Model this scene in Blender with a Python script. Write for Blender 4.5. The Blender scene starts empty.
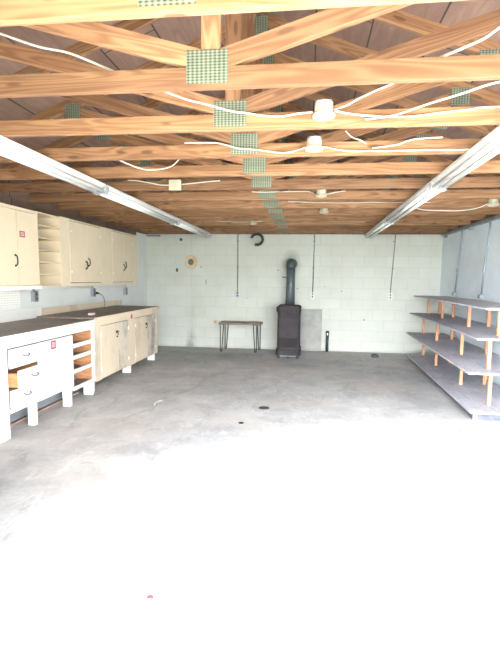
import bpy, bmesh, math, random
from mathutils import Vector, Matrix
random.seed(7)
S = bpy.context.scene
COL = S.collection

# ------------------------------------------------------------------ camera
F_PX, YAW, PITCH, ROLL, CAM_H = 471.6, 0.12259, 0.11651, -0.01254, 1.3869
cam_d = bpy.data.cameras.new('camera')
cam_d.sensor_fit = 'VERTICAL'; cam_d.sensor_height = 36.0
cam_d.lens = 36.0 * F_PX / 667.0
cam_d.clip_start = 0.05; cam_d.clip_end = 200
cam = bpy.data.objects.new('camera', cam_d); COL.objects.link(cam)
fw = Vector((-math.sin(YAW)*math.cos(PITCH), math.cos(YAW)*math.cos(PITCH), -math.sin(PITCH)))
r0 = Vector((math.cos(YAW), math.sin(YAW), 0)); u0 = r0.cross(fw)
rt = r0*math.cos(ROLL) - u0*math.sin(ROLL)
up = r0*math.sin(ROLL) + u0*math.cos(ROLL)
M = Matrix((rt, up, -fw)).transposed().to_4x4(); M.translation = (0, 0, CAM_H)
cam.matrix_world = M
S.camera = cam

# ------------------------------------------------------------------ light
W = bpy.data.worlds.new('sky'); S.world = W; W.use_nodes = True
bg = W.node_tree.nodes['Background']
bg.inputs['Color'].default_value = (0.90, 0.95, 1.0, 1)
bg.inputs['Strength'].default_value = 14.0
# hazy sky, brighter on the sun's side
_nt = W.node_tree; _tc = _nt.nodes.new('ShaderNodeTexCoord'); _dp = _nt.nodes.new('ShaderNodeVectorMath'); _dp.operation = 'DOT_PRODUCT'
_dp.inputs[1].default_value = (-.88, -.42, .20); _nt.links.new(_tc.outputs['Generated'], _dp.inputs[0])
_mr = _nt.nodes.new('ShaderNodeMapRange'); _mr.inputs['From Min'].default_value = -.5; _mr.inputs['From Max'].default_value = 1.0
_mr.inputs['To Min'].default_value = 9.0; _mr.inputs['To Max'].default_value = 46.0
_nt.links.new(_dp.outputs['Value'], _mr.inputs['Value']); _nt.links.new(_mr.outputs['Result'], bg.inputs['Strength'])
sun_d = bpy.data.lights.new('sun', 'SUN'); sun_d.energy = 26.0; sun_d.angle = 0.01; sun_d.color = (1, .95, .86)
sun = bpy.data.objects.new('sun', sun_d); COL.objects.link(sun)
sun.rotation_euler = Vector((0.10, 0.45, -0.9)).to_track_quat('-Z', 'Y').to_euler()
DOOR_X0, DOOR_X1, DOOR_Y, DOOR_H = -1.15, 2.38, 1.15, 2.20  # unseen door opening, offset right to brighten the near and right floor
por_d = bpy.data.lights.new('door_opening_daylight', 'AREA'); por_d.shape = 'RECTANGLE'
por_d.size = DOOR_X1 - DOOR_X0; por_d.size_y = DOOR_H; por_d.cycles.is_portal = True
por = bpy.data.objects.new('door_opening_daylight', por_d); COL.objects.link(por)
por.location = ((DOOR_X0+DOOR_X1)/2, DOOR_Y-0.13, DOOR_H/2)
por.rotation_euler = Vector((0, 1, 0)).to_track_quat('-Z', 'Z').to_euler()
vs = S.view_settings
vs.view_transform = 'Standard'; vs.look = 'None'; vs.gamma = 1.0; vs.use_curve_mapping = False
vs.exposure = 0.68
S.cycles.max_bounces = 10; S.cycles.diffuse_bounces = 7
S.cycles.caustics_reflective = False; S.cycles.caustics_refractive = False

XL, XR, D, HC = -3.242, 2.424, 9.205, 2.235
XC, RIDGE, HEEL = -0.462, 3.42, 2.36                      # ridge line; height of top chord underside there
Y1, SP = 2.187, 0.61063
YB = lambda k: Y1 + SP*k

# ------------------------------------------------------------------ materials
def mat(name, rough=0.7, metal=0.0):
    m = bpy.data.materials.new(name); m.use_nodes = True
    nt = m.node_tree; b = nt.nodes['Principled BSDF']
    b.inputs['Roughness'].default_value = rough; b.inputs['Metallic'].default_value = metal
    return m, nt, b
def N(nt, t, **kw):
    n = nt.nodes.new(t)
    for k, v in kw.items():
        if k in n.inputs: n.inputs[k].default_value = v
        else: setattr(n, k, v)
    return n
def ramp(nt, fac, stops):
    r = nt.nodes.new('ShaderNodeValToRGB'); e = r.color_ramp.elements
    while len(e) < len(stops): e.new(.5)
    for el, (p, c) in zip(e, stops):
        el.position = p; el.color = (*c, 1) if len(c) == 3 else c
    nt.links.new(fac, r.inputs['Fac']); return r.outputs['Color']
def mix(nt, fac, a, b, mode='MIX'):
    n = nt.nodes.new('ShaderNodeMix'); n.data_type = 'RGBA'; n.blend_type = mode
    for s, v in ((n.inputs[0], fac), (n.inputs[6], a), (n.inputs[7], b)):
        if hasattr(v, 'is_output'): nt.links.new(v, s)
        elif isinstance(v, (int, float)): s.default_value = v
        else: s.default_value = (*v, 1)
    return n.outputs[2]
def math_(nt, op, a, b=0.0, clamp=False):
    n = nt.nodes.new('ShaderNodeMath'); n.operation = op; n.use_clamp = clamp
    for s, v in zip(n.inputs, (a, b)):
        if hasattr(v, 'is_output'): nt.links.new(v, s)
        else: s.default_value = v
    return n.outputs[0]
def coords(nt, scale=(1, 1, 1), rnd=True, rot=(0, 0, 0)):
    tc = nt.nodes.new('ShaderNodeTexCoord'); mp = nt.nodes.new('ShaderNodeMapping')
    mp.inputs['Scale'].default_value = scale; mp.inputs['Rotation'].default_value = rot
    nt.links.new(tc.outputs['Object'], mp.inputs['Vector'])
    if rnd:
        oi = nt.nodes.new('ShaderNodeObjectInfo')
        v = nt.nodes.new('ShaderNodeVectorMath'); v.operation = 'SCALE'; v.inputs[0].default_value = (37, 71, 53)
        nt.links.new(oi.outputs['Random'], v.inputs['Scale'])
        nt.links.new(v.outputs[0], mp.inputs['Location'])
    return mp.outputs['Vector']
def noise(nt, vec, scale, detail=4, rough=.55, out='Fac', dist=0.0):
    n = N(nt, 'ShaderNodeTexNoise', Scale=scale, Detail=detail, Roughness=rough, Distortion=dist)
    nt.links.new(vec, n.inputs['Vector']); return n.outputs[out]
def bump(nt, b, h, strength=.3, dist=.01):
    n = N(nt, 'ShaderNodeBump', Strength=strength, Distance=dist)
    nt.links.new(h, n.inputs['Height']); nt.links.new(n.outputs['Normal'], b.inputs['Normal'])
def plain(name, col, rough=.6, metal=0.0, var=.12, scale=9):
    m, nt, b = mat(name, rough, metal)
    f = noise(nt, coords(nt), scale)
    nt.links.new(ramp(nt, f, [(.3, [c*(1-var) for c in col]), (.7, [min(1, c*(1+var)) for c in col])]), b.inputs['Base Color'])
    return m
def wood(name, light, dark, axis='x', knots=True, rough=.75, knotcol=None, dirt=0.0, dirtcol=(.2, .19, .19)):
    m, nt, b = mat(name, rough)
    a = {'x': (1.2, 14, 14), 'y': (14, 1.2, 14), 'z': (14, 14, 1.2)}[axis]
    v = coords(nt, a)
    g = noise(nt, v, 1.6, 5, .6, dist=1.1)
    wv = N(nt, 'ShaderNodeMath', operation='SINE')
    nt.links.new(math_(nt, 'MULTIPLY', g, 46.0), wv.inputs[0])
    g2 = math_(nt, 'ADD', math_(nt, 'MULTIPLY', wv.outputs[0], .22), g)
    c = ramp(nt, g2, [(.25, dark), (.52, [(p+q)/2 for p, q in zip(light, dark)]), (.75, light)])
    oi = nt.nodes.new('ShaderNodeObjectInfo')
    c = mix(nt, .55, c, ramp(nt, oi.outputs['Random'], [(0, (.72, .68, .66)), (.5, (1, 1, 1)), (1, (1, .92, .82))]), 'MULTIPLY')
    if knots:
        k = {'x': (2.2, 11, 11), 'y': (11, 2.2, 11), 'z': (11, 11, 2.2)}[axis]
        vo = N(nt, 'ShaderNodeTexVoronoi', Scale=1.0); nt.links.new(coords(nt, k), vo.inputs['Vector'])
        kf = ramp(nt, vo.outputs['Distance'], [(.10, (1, 1, 1)), (.2, (0, 0, 0))])
        c = mix(nt, kf, c, knotcol or [q*.28 for q in dark])
    if dirt:
        df = ramp(nt, noise(nt, coords(nt), 2.3, 6, .65), [(.42, (0, 0, 0)), (.68, (1, 1, 1))])
        c = mix(nt, math_(nt, 'MULTIPLY', df, dirt), c, dirtcol)
    nt.links.new(c, b.inputs['Base Color'])
    bump(nt, b, g2, .15, .004)
    return m

MT = {}
def lumber():
    m, nt, b = mat('truss_lumber', .75)
    g = noise(nt, coords(nt, (.8, 11, 11)), 1.0, 2, .45, dist=.5)
    sn = N(nt, 'ShaderNodeMath', operation='SINE'); nt.links.new(math_(nt, 'MULTIPLY', g, 60.0), sn.inputs[0])
    c = ramp(nt, g, [(.25, (.25, .125, .058)), (.5, (.315, .168, .080)), (.75, (.37, .21, .105))])
    ring = math_(nt, 'MULTIPLY_ADD', sn.outputs[0], .33); ring.node.inputs[2].default_value = .28
    c = mix(nt, ring, c, (.15, .06, .022))
    oi = nt.nodes.new('ShaderNodeObjectInfo')
    c = mix(nt, .8, c, ramp(nt, oi.outputs['Random'], [(0, (.50, .46, .45)), (.45, (.84, .81, .79)), (1, (1.05, 1.06, 1.08))]), 'MULTIPLY')
    vo = N(nt, 'ShaderNodeTexVoronoi', Scale=1.0); nt.links.new(coords(nt, (5, 18, 18)), vo.inputs['Vector'])
    sp = nt.nodes.new('ShaderNodeSeparateXYZ'); nt.links.new(vo.outputs['Color'], sp.inputs[0])
    k = math_(nt, 'MULTIPLY', ramp(nt, vo.outputs['Distance'], [(.16, (1, 1, 1)), (.28, (0, 0, 0))]), math_(nt, 'GREATER_THAN', sp.outputs['X'], .70))
    c = mix(nt, math_(nt, 'MULTIPLY', k, .85), c, (.10, .045, .018))
    nt.links.new(c, b.inputs['Base Color']); bump(nt, b, g, .12, .004); return m
MT['lumber'] = lumber()
MT['post'] = wood('pine_post', (.60, .33, .20), (.44, .21, .11), 'z')
MT['drawer_wood'] = wood('drawer_wood', (.60, .30, .14), (.42, .19, .08), 'x', False)
MT['worktop'] = wood('worktop_wood', (.33, .255, .215), (.15, .11, .09), 'y', False, .5, dirt=.6, dirtcol=(.12, .095, .085))
MT['shelf'] = wood('shelf_plywood', (.58, .58, .64), (.43, .42, .47), 'y', False, .7, dirt=.5, dirtcol=(.24, .23, .24))
MT['table_wood'] = wood('table_wood', (.27, .21, .16), (.13, .095, .07), 'x', False, .6)

def sheathing():
    m, nt, b = mat('roof_sheathing', .85)
    tc = nt.nodes.new('ShaderNodeTexCoord'); sp = nt.nodes.new('ShaderNodeSeparateXYZ'); cb = nt.nodes.new('ShaderNodeCombineXYZ')
    nt.links.new(tc.outputs['Object'], sp.inputs[0])
    nt.links.new(sp.outputs['Y'], cb.inputs['X']); nt.links.new(sp.outputs['X'], cb.inputs['Y'])
    br = N(nt, 'ShaderNodeTexBrick', Scale=1.0); br.offset = .5
    br.inputs['Brick Width'].default_value = 2.44; br.inputs['Row Height'].default_value = .40
    br.inputs['Mortar Size'].default_value = .006; br.inputs['Mortar Smooth'].default_value = .2
    br.inputs['Color1'].default_value = (.17, .105, .08, 1); br.inputs['Color2'].default_value = (.23, .148, .113, 1)
    br.inputs['Mortar'].default_value = (.03, .02, .018, 1)
    nt.links.new(cb.outputs[0], br.inputs['Vector'])
    g = noise(nt, coords(nt, (9, 1.2, 9), False), 1.8, 5, .6, dist=1.0)
    c = mix(nt, .7, br.outputs['Color'], ramp(nt, g, [(.3, (.62, .58, .56)), (.7, (1.15, 1.1, 1.05))]), 'MULTIPLY')
    nt.links.new(c, b.inputs['Base Color']); return m
MT['sheathing'] = sheathing()

def blocks(name, col, plane, dirty=True, marks=(), strength=.3, mortar=.87):
    m, nt, b = mat(name, .8)
    tc = nt.nodes.new('ShaderNodeTexCoord'); sp = nt.nodes.new('ShaderNodeSeparateXYZ'); cb = nt.nodes.new('ShaderNodeCombineXYZ')
    nt.links.new(tc.outputs['Object'], sp.inputs[0])
    nt.links.new(sp.outputs['X' if plane == 'xz' else 'Y'], cb.inputs['X']); nt.links.new(sp.outputs['Z'], cb.inputs['Y'])
    br = N(nt, 'ShaderNodeTexBrick', Scale=1.0); br.offset = .5
    br.inputs['Brick Width'].default_value = .4064; br.inputs['Row Height'].default_value = .2032
    br.inputs['Mortar Size'].default_value = .010; br.inputs['Mortar Smooth'].default_value = 1.0
    br.inputs['Color1'].default_value = (*col, 1); br.inputs['Color2'].default_value = (*[c*.95 for c in col], 1)
    br.inputs['Mortar'].default_value = (*[c*mortar for c in col], 1)
    nt.links.new(cb.outputs[0], br.inputs['Vector'])
    c = br.outputs['Color']
    n1 = noise(nt, coords(nt, rnd=False), 2.1, 5, .6)
    c = mix(nt, .8, c, ramp(nt, n1, [(.3, (.90, .89, .86)), (.6, (1, 1, 1))]), 'MULTIPLY')
    if dirty:
        # rusty seep stain running down below the flue cover, sooty at its foot
        dx = math_(nt, 'ABSOLUTE', math_(nt, 'SUBTRACT', math_(nt, 'ADD', sp.outputs['X'], math_(nt, 'MULTIPLY', n1, .12)), -2.26))
        wz = math_(nt, 'MULTIPLY_ADD', sp.outputs['Z'], -.10); wz.node.inputs[2].default_value = .13
        wz = math_(nt, 'MAXIMUM', wz, .035)
        f = math_(nt, 'SUBTRACT', 1.0, math_(nt, 'DIVIDE', dx, wz), True)
        hz = ramp(nt, sp.outputs['Z'], [(0, (1, 1, 1)), (.22, (.85, .85, .85)), (.4, (.3, .3, .3)), (1, (.12, .12, .12))])
        low = ramp(nt, sp.outputs['Z'], [(.0, (1, 1, 1)), (.999, (0, 0, 0))])
        f = math_(nt, 'MULTIPLY', f, hz)
        f = math_(nt, 'MULTIPLY', f, ramp(nt, noise(nt, coords(nt, (1, 1, .3), False), 11, 5), [(.35, (.2, .2, .2)), (.6, (1, 1, 1))]))
        c = mix(nt, f, c, (.16, .16, .13))
        # darker grey band along the floor, with an uneven upper edge
        gz = ramp(nt, math_(nt, 'ADD', sp.outputs['Z'], math_(nt, 'MULTIPLY', n1, .12)), [(.05, (1, 1, 1)), (.12, (0, 0, 0))])
        c = mix(nt, math_(nt, 'MULTIPLY', gz, .5), c, (.3, .3, .28))
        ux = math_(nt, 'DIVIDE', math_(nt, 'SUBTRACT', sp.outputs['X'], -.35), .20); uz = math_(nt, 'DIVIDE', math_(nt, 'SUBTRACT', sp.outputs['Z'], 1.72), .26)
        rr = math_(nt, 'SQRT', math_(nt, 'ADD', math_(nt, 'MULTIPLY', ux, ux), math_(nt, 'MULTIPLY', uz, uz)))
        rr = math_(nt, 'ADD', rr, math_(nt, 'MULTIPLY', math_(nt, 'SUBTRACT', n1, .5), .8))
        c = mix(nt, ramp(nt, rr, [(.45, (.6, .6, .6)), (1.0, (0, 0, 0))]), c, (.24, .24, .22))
    for (mx, mz, sx, sz) in marks:
        ex = math_(nt, 'DIVIDE', math_(nt, 'SUBTRACT', sp.outputs['X'], mx), sx)
        ez = math_(nt, 'DIVIDE', math_(nt, 'SUBTRACT', sp.outputs['Z'], mz), sz)
        r2 = math_(nt, 'ADD', math_(nt, 'MULTIPLY', ex, ex), math_(nt, 'MULTIPLY', ez, ez))
        c = mix(nt, math_(nt, 'LESS_THAN', r2, 1.0), c, (.07, .07, .06))
    nt.links.new(c, b.inputs['Base Color'])
    fine = noise(nt, coords(nt, rnd=False), 60, 3)
    h = math_(nt, 'ADD', math_(nt, 'MULTIPLY', br.outputs['Fac'], -1.0), math_(nt, 'MULTIPLY', fine, .25))
    bump(nt, b, h, strength, .006)
    return m
MT['wall_back'] = blocks('white_block_paint', (.54, .55, .49), 'xz', True,
    [(-2.612, 1.533, .024, .04), (-2.527, 2.129, .03, .03), (-2.125, 1.596, .016, .01), (-2.024, 1.303, .007, .06),
     (.62, 1.16, .010, .012), (-.22, 1.20, .01, .012), (-.60, 1.55, .012, .012), (-1.20, 1.0, .008, .008), (.30, 1.25, .009, .009), (1.06, .62, .012, .014)])
MT['wall_left'] = blocks('white_block_paint_left', (.70, .71, .70), 'yz', False, (), .12, .95)
MT['wall_right'] = blocks('pale_grey_block_paint', (.76, .84, .88), 'yz', False, (), .15, .97)

def concrete():
    m, nt, b = mat('concrete_floor', .75)
    v = coords(nt, rnd=False)
    n1 = noise(nt, v, .55, 6, .6); n2 = noise(nt, v, 2.6, 7, .65, dist=.5); n3 = noise(nt, v, 22, 5, .7)
    c = ramp(nt, n1, [(.32, (.36, .36, .365)), (.68, (.58, .565, .55))])
    c = mix(nt, .75, c, ramp(nt, n2, [(.3, (.60, .60, .61)), (.52, (.95, .95, .95)), (.72, (1.15, 1.12, 1.07))]), 'MULTIPLY')
    c = mix(nt, .5, c, ramp(nt, n3, [(.3, (.78, .78, .78)), (.7, (1.1, 1.1, 1.1))]), 'MULTIPLY')
    # tyre scuffs and oil marks, streaked along the driving direction
    n4 = noise(nt, coords(nt, (2.4, .9, 1), False, (0, 0, .35)), 1.7, 8, .75, dist=1.4)
    c = mix(nt, ramp(nt, n4, [(.54, (0, 0, 0)), (.68, (.4, .4, .4))]), c, (.12, .115, .11))
    n5 = noise(nt, coords(nt, (3, 1.2, 1), False, (0, 0, -.5)), 2.2, 8, .7, dist=1.0)
    c = mix(nt, ramp(nt, n5, [(.57, (0, 0, 0)), (.66, (.4, .4, .4))]), c, (.68, .67, .64))
    n6 = noise(nt, v, .9, 3, .5)
    c = mix(nt, ramp(nt, n6, [(.50, (0, 0, 0)), (.72, (.45, .45, .45))]), c, (.46, .38, .31))
    nt.links.new(c, b.inputs['Base Color'])
    bump(nt, b, n3, .12, .005)
    nt.links.new(ramp(nt, n2, [(.3, (.6, .6, .6)), (.7, (.85, .85, .85))]), b.inputs['Roughness'])
    return m
MT['floor'] = concrete()
MT['dark_ground'] = plain('unseen_dark_ground', (.06, .09, .03), .9)  # dark ground outside, out of view, added to cut bounce light
MT['driveway'] = plain('driveway_concrete', (.55, .53, .5), .8)

def painted(name, col, wear=(.45, .42, .38), amt=.5, rough=.5):
    m, nt, b = mat(name, rough)
    n1 = noise(nt, coords(nt), 3.0, 6, .65)
    c = ramp(nt, n1, [(.3, [x*.93 for x in col]), (.65, col)])
    w = ramp(nt, noise(nt, coords(nt, (1, 1, .6)), 2.1, 7, .7), [(.64-.2*amt, (0, 0, 0)), (.80-.2*amt, (amt, amt, amt))])
    c = mix(nt, w, c, wear); nt.links.new(c, b.inputs['Base Color'])
    bump(nt, b, n1, .06, .003); return m
MT['white_paint'] = painted('white_paint', (.82, .80, .76), (.6, .55, .48), .3)
MT['cream_paint'] = painted('cream_paint', (.70, .58, .43), (.36, .31, .25), .6)
MT['cream_upper'] = painted('cream_paint_upper', (.68, .57, .41), (.5, .42, .31), .3)
MT['cream_dirty'] = painted('cream_paint_smudged', (.66, .57, .45), (.22, .20, .18), .9)
MT['gap_shade'] = plain('painted_gap_shade', (.12, .11, .11), .9)  # dark colour for sheets that put shade into door and drawer gaps
MT['kick'] = plain('kick_board', (.20, .21, .23), .8)
MT['raw_edge'] = plain('raw_wood_edge', (.34, .22, .17), .8)
MT['pale_cover'] = plain('pale_outlet_cover', (.62, .62, .56), .5)
MT['pull_grey'] = plain('dull_grey_pull', (.16, .16, .155), .5, .2)
MT['black_iron'] = plain('black_iron', (.02, .02, .022), .5, .3)
MT['steel'] = plain('steel', (.55, .55, .55), .35, .9)
MT['grey_box'] = plain('grey_metal_box', (.36, .38, .40), .5, .4)
MT['conduit'] = plain('galvanised_conduit', (.22, .23, .23), .45, .5)
MT['conduit_light'] = plain('painted_conduit', (.24, .27, .30), .5, .3)
MT['cap_red'] = plain('red_cap', (.26, .012, .02), .5, 0, .05)
MT['white_plastic'] = plain('white_plastic', (.80, .80, .77), .4, 0, .05)
MT['ceramic'] = plain('ivory_porcelain', (.46, .43, .33), .4, 0, .05)
MT['cable'] = plain('white_cable_jacket', (.56, .54, .48), .5, 0, .06)
MT['red'] = plain('red_print', (.40, .03, .06), .5, 0, .08)
MT['pink'] = plain('faded_print', (.40, .16, .20), .5, 0, .08)
MT['paper'] = plain('label_paper', (.62, .46, .48), .6, 0, .05)
MT['brass'] = plain('tarnished_brass', (.50, .30, .20), .45, .5)
MT['dark_hole'] = plain('dark_iron_cover', (.045, .045, .048), .6, .2)
MT['stove'] = plain('brown_enamel', (.030, .023, .025), .8, .0, .3, 5)
MT['stove_dark'] = plain('dark_enamel', (.018, .015, .016), .85, .0, .25, 5)
MT['flue'] = plain('blued_flue_pipe', (.085, .105, .11), .5, .3, .35, 4)
MT['panel'] = plain('grey_cement_board', (.30, .295, .27), .85, 0, .25, 4)
MT['blue_post'] = plain('dark_blue_pipe', (.03, .045, .06), .4, .3)
MT['flue_cover'] = plain('tan_cover', (.62, .46, .26), .5, .2, .15, 7)
MT['flue_middle'] = plain('verdigris_middle', (.12, .17, .16), .6, .3, .25, 14)
MT['hose'] = plain('black_ribbed_hose', (.03, .03, .03), .6)
MT['peg'] = None
MT['lamp_white'] = plain('white_enamelled_steel', (.84, .84, .82), .35, .1, .04)
MT['strip_grey'] = plain('strip_channel', (.70, .70, .68), .4, .2, .06)
MT['tube'] = plain('unlit_tube_glass', (.88, .88, .86), .15, 0, .03)
MT['stone'] = plain('blue_grey_stone', (.085, .09, .11), .9, 0, .35, 12)

def plate_mat():
    m, nt, b = mat('toothed_metal_plate', .5, .3)
    sp = nt.nodes.new('ShaderNodeSeparateXYZ'); nt.links.new(coords(nt, (1, 1, 1), False), sp.inputs[0])
    def wave(op, sgn):
        v = math_(nt, op, math_(nt, 'MULTIPLY', sp.outputs['X'], .62), sp.outputs['Z'])
        return math_(nt, 'SINE', math_(nt, 'MULTIPLY', v, 250.0))
    h = math_(nt, 'MULTIPLY', wave('ADD', 1), wave('SUBTRACT', -1))
    h = math_(nt, 'MULTIPLY_ADD', h, .5); h.node.inputs[2].default_value = .5
    c = ramp(nt, h, [(.15, (.06, .07, .05)), (.5, (.16, .18, .13)), (.8, (.23, .255, .185))])
    n1 = noise(nt, coords(nt, (9, 9, 9)), 1.0)
    c = mix(nt, .7, c, ramp(nt, n1, [(.3, (.8, .8, .8)), (.7, (1.1, 1.1, 1.1))]), 'MULTIPLY')
    nt.links.new(c, b.inputs['Base Color']); bump(nt, b, h, .4, .004); return m
MT['gusset'] = plate_mat()
def peg_mat():
    m, nt, b = mat('pegboard', .6)
    tc = nt.nodes.new('ShaderNodeTexCoord')
    v = N(nt, 'ShaderNodeVectorMath', operation='SCALE'); v.inputs['Scale'].default_value = 1/.0254
    nt.links.new(tc.outputs['Object'], v.inputs[0])
    fr = N(nt, 'ShaderNodeVectorMath', operation='FRACTION'); nt.links.new(v.outputs[0], fr.inputs[0])
    sp = nt.nodes.new('ShaderNodeSeparateXYZ'); nt.links.new(fr.outputs[0], sp.inputs[0])
    a = math_(nt, 'SUBTRACT', sp.outputs['Y'], .5); z = math_(nt, 'SUBTRACT', sp.outputs['Z'], .5)
    r2 = math_(nt, 'ADD', math_(nt, 'MULTIPLY', a, a), math_(nt, 'MULTIPLY', z, z))
    nt.links.new(mix(nt, math_(nt, 'LESS_THAN', r2, .03), (.80, .78, .74), (.42, .40, .37)), b.inputs['Base Color']); return m
MT['peg'] = peg_mat()

# ------------------------------------------------------------------ mesh helpers
class MB:
    """collects shapes, in world coordinates, for ONE mesh object"""
    def __init__(s): s.bm = bmesh.new()
    def box(s, x0, x1, y0, y1, z0, z1, bev=0.0):
        t = bmesh.new(); bmesh.ops.create_cube(t, size=1)
        for v in t.verts: v.co = Vector(((x0+x1)/2+v.co.x*(x1-x0), (y0+y1)/2+v.co.y*(y1-y0), (z0+z1)/2+v.co.z*(z1-z0)))
        if bev: bmesh.ops.bevel(t, geom=t.edges[:], offset=bev, segments=2, profile=.6, affect='EDGES')
        s._add(t); return s
    def prism(s, pts, ext):
        """polygon of 3-D points extruded by a vector"""
        t = bmesh.new(); e = Vector(ext)
        a = [t.verts.new(p) for p in pts]; b = [t.verts.new(Vector(p)+e) for p in pts]
        t.faces.new(a); t.faces.new(b[::-1])
        for i in range(len(a)): t.faces.new((a[i], b[i], b[(i+1) % len(a)], a[(i+1) % len(a)]))
        bmesh.ops.recalc_face_normals(t, faces=t.faces); s._add(t); return s
    def tube(s, pts, r, seg=8, closed=False):
        t = bmesh.new(); pts = [Vector(p) for p in pts]; n = len(pts); rings = []
        prev = None
        for i, p in enumerate(pts):
            if closed: d = pts[(i+1) % n]-pts[i-1]
            else: d = pts[min(i+1, n-1)]-pts[max(i-1, 0)]
            d.normalize()
            if prev is None: a = d.orthogonal().normalized()
            else:
                a = prev - d*prev.dot(d); a = a.normalized() if a.length > 1e-6 else d.orthogonal().normalized()
            prev = a; b = d.cross(a)
            rr = r[i] if isinstance(r, (list, tuple)) else r
            rings.append([t.verts.new(p+(a*math.cos(2*math.pi*j/seg)+b*math.sin(2*math.pi*j/seg))*rr) for j in range(seg)])
        for i in range(n if closed else n-1):
            A, B = rings[i], rings[(i+1) % n]
            for j in range(seg): t.faces.new((A[j], A[(j+1) % seg], B[(j+1) % seg], B[j]))
        if not closed: t.faces.new(rings[0][::-1]); t.faces.new(rings[-1])
        bmesh.ops.recalc_face_normals(t, faces=t.faces)
        for f in t.faces: f.smooth = len(f.verts) == 4
        s._add(t); return s
    def lathe(s, prof, c, axis='z', seg=24):
        """prof: (radius, height) pairs, closed at both ends"""
        t = bmesh.new(); rings = []
        for r, h in prof:
            ring = []
            for j in range(seg):
                a = 2*math.pi*j/seg; p = (r*math.cos(a), r*math.sin(a), h)
                if axis == 'y': p = (p[0], p[2], p[1])
                if axis == 'x': p = (p[2], p[0], p[1])
                ring.append(t.verts.new(Vector(p)+Vector(c)))
            rings.append(ring)
        for A, B in zip(rings, rings[1:]):
            for j in range(seg): t.faces.new((A[j], A[(j+1) % seg], B[(j+1) % seg], B[j]))
        t.faces.new(rings[0]); t.faces.new(rings[-1])
        bmesh.ops.recalc_face_normals(t, faces=t.faces)
        s._add(t); return s
    def _add(s, t):
        me = bpy.data.meshes.new('tmp'); t.to_mesh(me); t.free(); s.bm.from_mesh(me); bpy.data.meshes.remove(me)
    def build(s, name, m, parent=None, base=None):
        """base: the world point of the thing's origin"""
        o0 = Vector(base) if base is not None else (ORG.get(parent.name, Vector()) if parent else Vector())
        for v in s.bm.verts: v.co -= o0
        me = bpy.data.meshes.new(name); s.bm.to_mesh(me); s.bm.free(); me.materials.append(MT[m] if isinstance(m, str) else m)
        o = bpy.data.objects.new(name, me); COL.objects.link(o)
        if parent: o.parent = parent; ORG[o.name] = o0
        else: o.location = o0; ORG[o.name] = o0
        return o
ORG = {}
def tag(o, label, cat, group=None):
    o['label'] = label; o['category'] = cat
    if group: o['group'] = group
    return o
def thing(name, loc, label, cat, group=None):
    o = bpy.data.objects.new(name, None); COL.objects.link(o); o.location = loc; o.empty_display_size = .1
    ORG[o.name] = Vector(loc); return tag(o, label, cat, group)
def struct(o): o['kind'] = 'structure'; return o
def one(mb, name, m, loc, label, cat, group=None): return tag(mb.build(name, m, None, loc), label, cat, group)
def smooth_path(pts, n=6):
    P = [Vector(p) for p in pts]; out = []
    for i in range(len(P)-1):
        p0, p1, p2, p3 = P[max(i-1, 0)], P[i], P[i+1], P[min(i+2, len(P)-1)]
        for k in range(n):
            t = k/n
            out.append(.5*((2*p1)+(p2-p0)*t+(2*p0-5*p1+4*p2-p3)*t*t+(3*p1-p0-3*p2+p3)*t**3))
    return out+[P[-1]]

# ------------------------------------------------------------------ the setting
FY = DOOR_Y-.15
def eave(x):      # underside of the roof boards
    xe = XL if x < XC else XR
    return RIDGE + .094 - (RIDGE-HEEL)*abs(x-XC)/abs(xe-XC)
struct(MB().box(XL-.2, XR+.2, DOOR_Y-.15, D+.2, -.15, 0).build('floor', 'floor'))
struct(MB().box(-3.6, 3.4, -4.0, FY, -.2, -.012).build('driveway', 'driveway'))  # unseen; kept short to limit bounce light on the far ceiling
struct(MB().box(-30, 30, -30, 30, -.4, -.16).build('ground', 'dark_ground'))  # unseen; added dark so little light bounces onto the far ceiling
pent = [(XL, 0), (XR, 0), (XR, eave(XR)), (XC, eave(XC)), (XL, eave(XL))]
struct(MB().prism([(x, D, z) for x, z in pent], (0, .2, 0)).build('wall_back', 'wall_back'))
struct(MB().prism([(XL, FY, 0), (XL, D+.2, 0), (XL, D+.2, HC-.012), (XL, FY, HC-.012)], (-.2, 0, 0)).build('wall_left', 'wall_left'))
ZW = HC - .012                                       # block walls stop here; brown boards close the gap up to the roof
struct(MB().prism([(XR, FY, 0), (XR, D+.2, 0), (XR, D+.2, ZW), (XR, FY, ZW)], (.2, 0, 0)).build('wall_right', 'wall_right'))
struct(MB().box(XL+.002, XR-.002, D-.022, D-.0005, HC-.003, 2.44).build('trim_3', 'sheathing'))
struct(MB().box(XL+.0005, XL+.019, FY+.2, 8.62, 2.086, ZW).build('trim_4', 'sheathing'))
for nm, x, w in (('trim_1', XL, -.2), ('trim_2', XR, .2)):
    struct(MB().prism([(x, FY, ZW), (x, D, ZW), (x, D, eave(x)), (x, FY, eave(x))], (w, 0, 0)).build(nm, 'sheathing'))
fwm = MB().prism([(XL, FY, 0), (DOOR_X0, FY, 0), (DOOR_X0, FY, DOOR_H), (XL, FY, DOOR_H)], (0, .15, 0))
fwm.prism([(DOOR_X1, FY, 0), (XR, FY, 0), (XR, FY, DOOR_H), (DOOR_X1, FY, DOOR_H)], (0, .15, 0))
fwm.prism([(XL, FY, DOOR_H), (XR, FY, DOOR_H), (XR, FY, eave(XR)), (XC, FY, eave(XC)), (XL, FY, eave(XL))], (0, .15, 0))
struct(fwm.build('wall_front', 'white_paint'))
cm = MB()
for xe, s in ((XL, -1), (XR, 1)):
    xo = xe + s*.35; zo = eave(xe) - .35*(RIDGE-HEEL)/abs(xe-XC)
    cm.prism([(XC, FY-.3, eave(XC)), (xo, FY-.3, zo), (xo, FY-.3, zo+.06), (XC, FY-.3, eave(XC)+.06)], (0, D-FY+.7, 0))
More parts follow.
